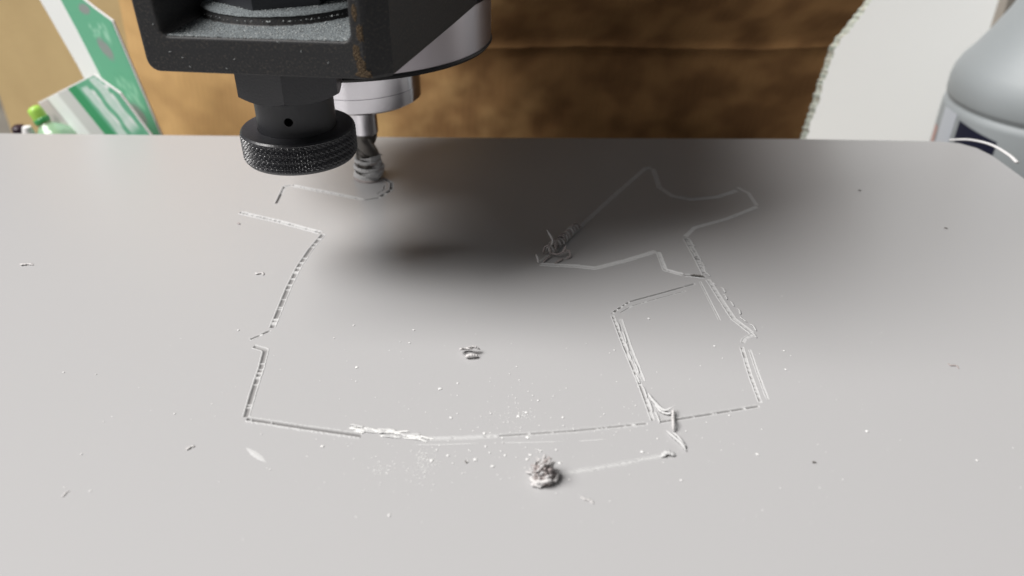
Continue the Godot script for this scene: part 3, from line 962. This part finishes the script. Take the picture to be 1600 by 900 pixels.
	lathe(st, [Vector2(2.8, -2.8), Vector2(3.1, -3.1), Vector2(3.1, -4.6), Vector2(2.6, -5.0)], 40)
	put("neck_ring", st, M.green_ring, o)
	st = begin()
	lathe(st, [Vector2(2.5, -5.0), Vector2(3.0, -6.0), Vector2(5.5, -8.0), Vector2(8.0, -10.5), Vector2(9.0, -14.0), Vector2(9.0, -60.0), Vector2(8.2, -61.0), Vector2(0.01, -61.0)], 48, Vector3.ZERO, false)
	put("body", st, M.green_plastic, o)
	# dark cap beside it
	st = begin()
	lathe(st, [Vector2(0.01, 0.0), Vector2(1.8, -0.2), Vector2(2.5, -1.0), Vector2(2.5, -86.0), Vector2(0.01, -86.0)], 32)
	tag(put("dark_stick", st, M.dark_cap, null, Vector3(-195.8, -13.2, -303)), "small dark rounded stick end at the far left behind the sheet", "stick")
	st = begin()
	lathe(st, [Vector2(0.01, 0.0), Vector2(1.6, -0.4), Vector2(2.3, -3.0), Vector2(2.6, -87.0), Vector2(0.01, -87.0)], 32)
	tag(put("white_tube", st, M.white_card, null, Vector3(-190.0, -12.0, -299)), "slim white tube end between dark stick and green bottle", "tube")
	# white wall and bench
	st = begin()
	slab(st, v2([-260, -100, 330, -100, 330, 170, -260, 170]), 0.0, -10.0, 0.5, func(q: Vector2, d: float): return Vector3(200 + q.x * 0.74 + d * 0.67, q.y, -480 + q.x * 0.67 - d * -0.74))
	tag(put("wall", st, M.wall), "plain white wall behind the bench", "wall", "", "structure")
	st = begin()
	slab(st, v2([-600, 100, 900, 100, 900, -700, -600, -700]), -100.0, -130.0, 0.5, func(q: Vector2, d: float): return Vector3(q.x, d, q.y))
	tag(put("workbench_top", st, M.bench), "grey workbench top under the machine", "workbench", "", "structure")
	st = begin()
	slab(st, v2([-190, -30, 130, -30, 130, -225, -190, -225]), -99.9, -3.0, 1.0, func(q: Vector2, d: float): return Vector3(q.x, d, q.y))
	tag(put("machine_table", st, M.table_iron), "dark iron machine table under the grey sheet", "machine table")
	# grey post at the far right
	o = thing("grey_post", Vector3(270, -100, -430), "grey brown post behind the bottle at the far right", "post")
	st = begin()
	slab(st, v2([-17, -6, 17, -6, 17, 6, -17, 6]), 0.0, 300.0, 0.8, func(q: Vector2, d: float): return Vector3(q.x, d, q.y))
	put("upright", st, M.post, o)
	for k in 2:
		st = begin()
		grid(st, func(u: float, v: float):
			var a := v * PI / 2
			return Vector3(1.2 * cos(u * TAU) * sin(a), 1.2 * sin(u * TAU) * sin(a), 0.7 * cos(a)), 20, 6, true)
		put("rivet", st, M.white_card, o, [Vector3(-6.5, 104.0, 6.0), Vector3(-9.5, 101.5, 6.0)][k])
	# grey squeeze bottle
	o = thing("grey_bottle", Vector3(238, -100, -345), "pale grey plastic bottle with sloping shoulder and dark label at right", "bottle")
	st = begin()
	var bp := [Vector2(0.01, 0), Vector2(38, 0), Vector2(41, 2.5), Vector2(41.5, 6), Vector2(41.5, 77.0), Vector2(41.2, 79.0), Vector2(40.2, 80.0), Vector2(40.0, 80.8), Vector2(40.9, 81.8), Vector2(41.3, 83.5), Vector2(41.3, 89.0), Vector2(40.6, 93.0), Vector2(38.6, 97.5), Vector2(35.0, 102.5), Vector2(30.0, 111.0), Vector2(25.5, 120.0), Vector2(21.0, 132.0), Vector2(17.5, 144.0), Vector2(15.0, 154.0), Vector2(14.0, 160.0), Vector2(14.0, 172.0)]
	lathe(st, bp, 96, Vector3.ZERO, false)
	put("body", st, M.bottle, o)
	for b in [["dark_label", 3.32, 3.80, 66.0, 75.5, 9.0, M.navy], ["white_label", 2.98, 3.26, 58.0, 78.0, 0.0, M.label_white], ["pink_label", 2.80, 2.93, 58.0, 67.0, 0.0, M.label_pink]]:
		st = begin()
		grid(st, func(u: float, v: float):
			var a: float = lerpf(b[1], b[2], u)
			var y: float = lerpf(b[3], b[4], v) - b[5] * (u - 0.2) * 0.35
			return Vector3(cos(a) * 41.75, y, -sin(a) * 41.75), 24, 6, true)
		put(b[0], st, b[6], o)
	st = begin()
	lathe(st, [Vector2(15.5, 171.0), Vector2(15.5, 186.0), Vector2(14.5, 187.0), Vector2(0.01, 187.0)], 48)
	put("cap", st, M.bottle, o)
	# dark stick in front of the bottle
	st = begin()
	slab(st, v2([-1.6, -1.6, 1.6, -1.6, 1.6, 1.6, -1.6, 1.6]), 0.0, 96.0, 0.4, func(q: Vector2, d: float): return Vector3(q.x + d * 0.22, d, q.y))
	tag(put("brown_stick", st, M.brown_stick, null, Vector3(172.0, -100.0, -268.0)), "dark brown stick leaning in front of the grey bottle", "stick")
	# thin white strip lifting off the sheet's far right corner
	st = begin()
	var path := smooth_path([Vector3(146.0, 0.4, -252.6), Vector3(151.0, 1.6, -249.8), Vector3(155.2, 2.0, -244.5), Vector3(157.8, 1.2, -238.0), Vector3(158.4, 0.4, -233.5)], 40)
	sweep(st, path, func(t: float): return Vector2(0.25 + 0.45 * t, 0.35), 8)
	tag(put("white_strip", st, M.white_card), "thin white strip curling off the far right corner of the sheet", "plastic strip")


func printed(o: Node, poly: PackedVector2Array, z: float, t: Texture2D, corner: Vector2, down: Vector2, w: float, h: float) -> void:
	var across := Vector2(-down.y, down.x)
	var face := inset(poly, 0.5)
	var st := begin()
	st.set_smooth_group(-1)
	var t3 := Geometry2D.triangulate_polygon(face)
	for lay in 2:
		for k in range(0, t3.size(), 3):
			for i in ([0, 2, 1] if lay == 0 else [0, 1, 2]):
				var p := face[t3[k + i]]
				var q := p - corner
				st.set_uv(Vector2(clampf(q.dot(across) / w, 0.0, 1.0), clampf((q.dot(down) + 50.0) / (h + 50.0), 0.0, 1.0)))
				st.add_vertex(Vector3(p.x, p.y, z - 0.15 * lay) * MM)
	var m := mat(Color.WHITE, 0.45)
	m.albedo_texture = t
	m.texture_repeat = false
	put("printed_face", st, m, o)


# brown board, oil-stained, the head's shade painted in from the middle to the right, with rounder splashes; u along the board, v upwards
func stained_shaded_board() -> Texture2D:
	var im := Image.create(768, 512, false, Image.FORMAT_RGB8)
	var f := FastNoiseLite.new()
	f.seed = 31
	f.frequency = 0.006
	f.fractal_octaves = 5
	var g := FastNoiseLite.new()
	g.seed = 37
	g.frequency = 0.016
	g.fractal_octaves = 3
	var clean := Color(0.795, 0.655, 0.455)
	var oily_shaded := Color(0.60, 0.455, 0.30)
	var soaked := Color(0.43, 0.31, 0.20)
	for y in 512:
		for x in 768:
			var a := f.get_noise_2d(x, y)
			var b := g.get_noise_2d(x * 0.8, y)
			var t := smoothstep(270.0, 470.0, x + a * 170.0)
			var c := clean.lerp(oily_shaded, t)
			c = c.lerp(soaked, smoothstep(-0.35, 0.6, b + 0.4 * a) * (0.2 + 0.55 * t))
			var k := 1.0 + 0.05 * a + 0.03 * sin(x * 0.9 + a * 9.0) * b
			im.set_pixel(x, y, Color(c.r * k, c.g * k, c.b * k))
	return ImageTexture.create_from_image(im)


func carton_print(tall: bool) -> Texture2D:
	# u across the carton, v down it (50 mm above the corner first)
	var im := Image.create(256, 512, false, Image.FORMAT_RGB8)
	var green := Color(0.45, 0.74, 0.60)
	var white := Color(0.98, 0.99, 0.985)
	rng.seed = 5 if tall else 6
	if tall:
		im.fill(green)
		im.fill_rect(Rect2i(0, 0, 82, 512), white)
		im.fill_rect(Rect2i(236, 0, 20, 512), Color(0.66, 0.82, 0.74))
		for k in 4:
			for y in range(-14, 15):
				for x in range(-20, 21):
					if x * x / 400.0 + y * y / 90.0 < 1.0: im.set_pixel(150 + x + k * 4, 150 + k * 62 + y, Color(0.60, 0.64, 0.62))
			for i in 26: im.fill_rect(Rect2i(130 + rng.randi_range(0, 60), 176 + k * 62 + rng.randi_range(0, 22), 7, 5), Color(0.62, 0.84, 0.73))
	else:
		im.fill(white)
		im.fill_rect(Rect2i(0, 0, 34, 512), Color(0.84, 0.80, 0.81))
		im.fill_rect(Rect2i(34, 0, 4, 512), Color(0.70, 0.66, 0.68))
		im.fill_rect(Rect2i(78, 0, 44, 512), Color(0.86, 0.87, 0.86))
		im.fill_rect(Rect2i(118, 0, 138, 512), green)
		im.fill_rect(Rect2i(118, 0, 28, 512), Color(0.26, 0.64, 0.44))
		# two rows of lettering too blurred to read
		for row in 2:
			var x0 := 150 + row * 42
			var y := 262 - row * 10
			while y < 500:
				var word := rng.randi_range(4, 7)
				for c in word:
					im.fill_rect(Rect2i(x0 + rng.randi_range(0, 10), y, 32 - rng.randi_range(0, 12), 8), white)
					im.fill_rect(Rect2i(x0 + 4, y + 2, 22, 5), Color(0.80, 0.90, 0.86))
					y += 9
				y += 30
		im.fill_rect(Rect2i(238, 330, 10, 180), Color(0.66, 0.86, 0.77))
	im.resize(56, 112, Image.INTERPOLATE_LANCZOS)
	im.resize(256, 512, Image.INTERPOLATE_CUBIC)
	return ImageTexture.create_from_image(im)


func area(called: String, at: Vector3, aim: Vector3, size: Vector2, energy: float, color: Color) -> void:
	var l := AreaLight3D.new()
	l.name = called
	l.area_size = size
	l.light_energy = energy
	l.light_color = color
	l.shadow_enabled = true
	add_child(l, true)
	l.look_at_from_position(at, aim, Vector3.UP if absf((aim - at).normalized().y) < 0.98 else Vector3.FORWARD)


func _ready() -> void:
	# camera
	var cam := Camera3D.new()
	cam.name = "camera"
	var at := CameraAttributesPhysical.new()
	at.frustum_focal_length = 50.0
	at.frustum_focus_distance = 0.178
	at.exposure_aperture = 50.0 / 1.8
	cam.attributes = at
	add_child(cam)
	cam.position = Vector3(0, 0.1, 0)
	cam.rotation_degrees = Vector3(-32, 0, 0)
	cam.keep_aspect = Camera3D.KEEP_HEIGHT
	cam.fov = rad_to_deg(2.0 * atan(450.0 / 1250.0))
	cam.near = 0.01
	cam.far = 10.0
	# the dim room, the lamp over the bench, and an added front fill
	var we := WorldEnvironment.new()
	we.name = "environment"
	var e := Environment.new()
	e.background_mode = Environment.BG_COLOR
	e.background_color = lin(0.056, 0.056, 0.058)
	e.tonemap_mode = Environment.TONE_MAPPER_LINEAR
	e.tonemap_exposure = 1.0
	e.sdfgi_enabled = true
	e.ssao_enabled = true
	e.ssil_enabled = true
	we.environment = e
	add_child(we)
	area("left_lamp", Vector3(-1.62, 2.42, 0.18), Vector3(0, 0, -0.17), Vector2(1.6, 1.6), 15.2, Color(1.0, 0.99, 0.98))
	area("front_fill", Vector3(-1.1, 0.5, 1.6), Vector3(0.0, 0, -0.2), Vector2(0.9, 0.6), 0.36, Color(1.0, 0.99, 0.98))  # added fill that lifts the surfaces facing the camera
	noise.seed = 12
	noise.frequency = 0.02
	materials()
	make_background()
	make_sheet()
	make_head()
	make_shavings()
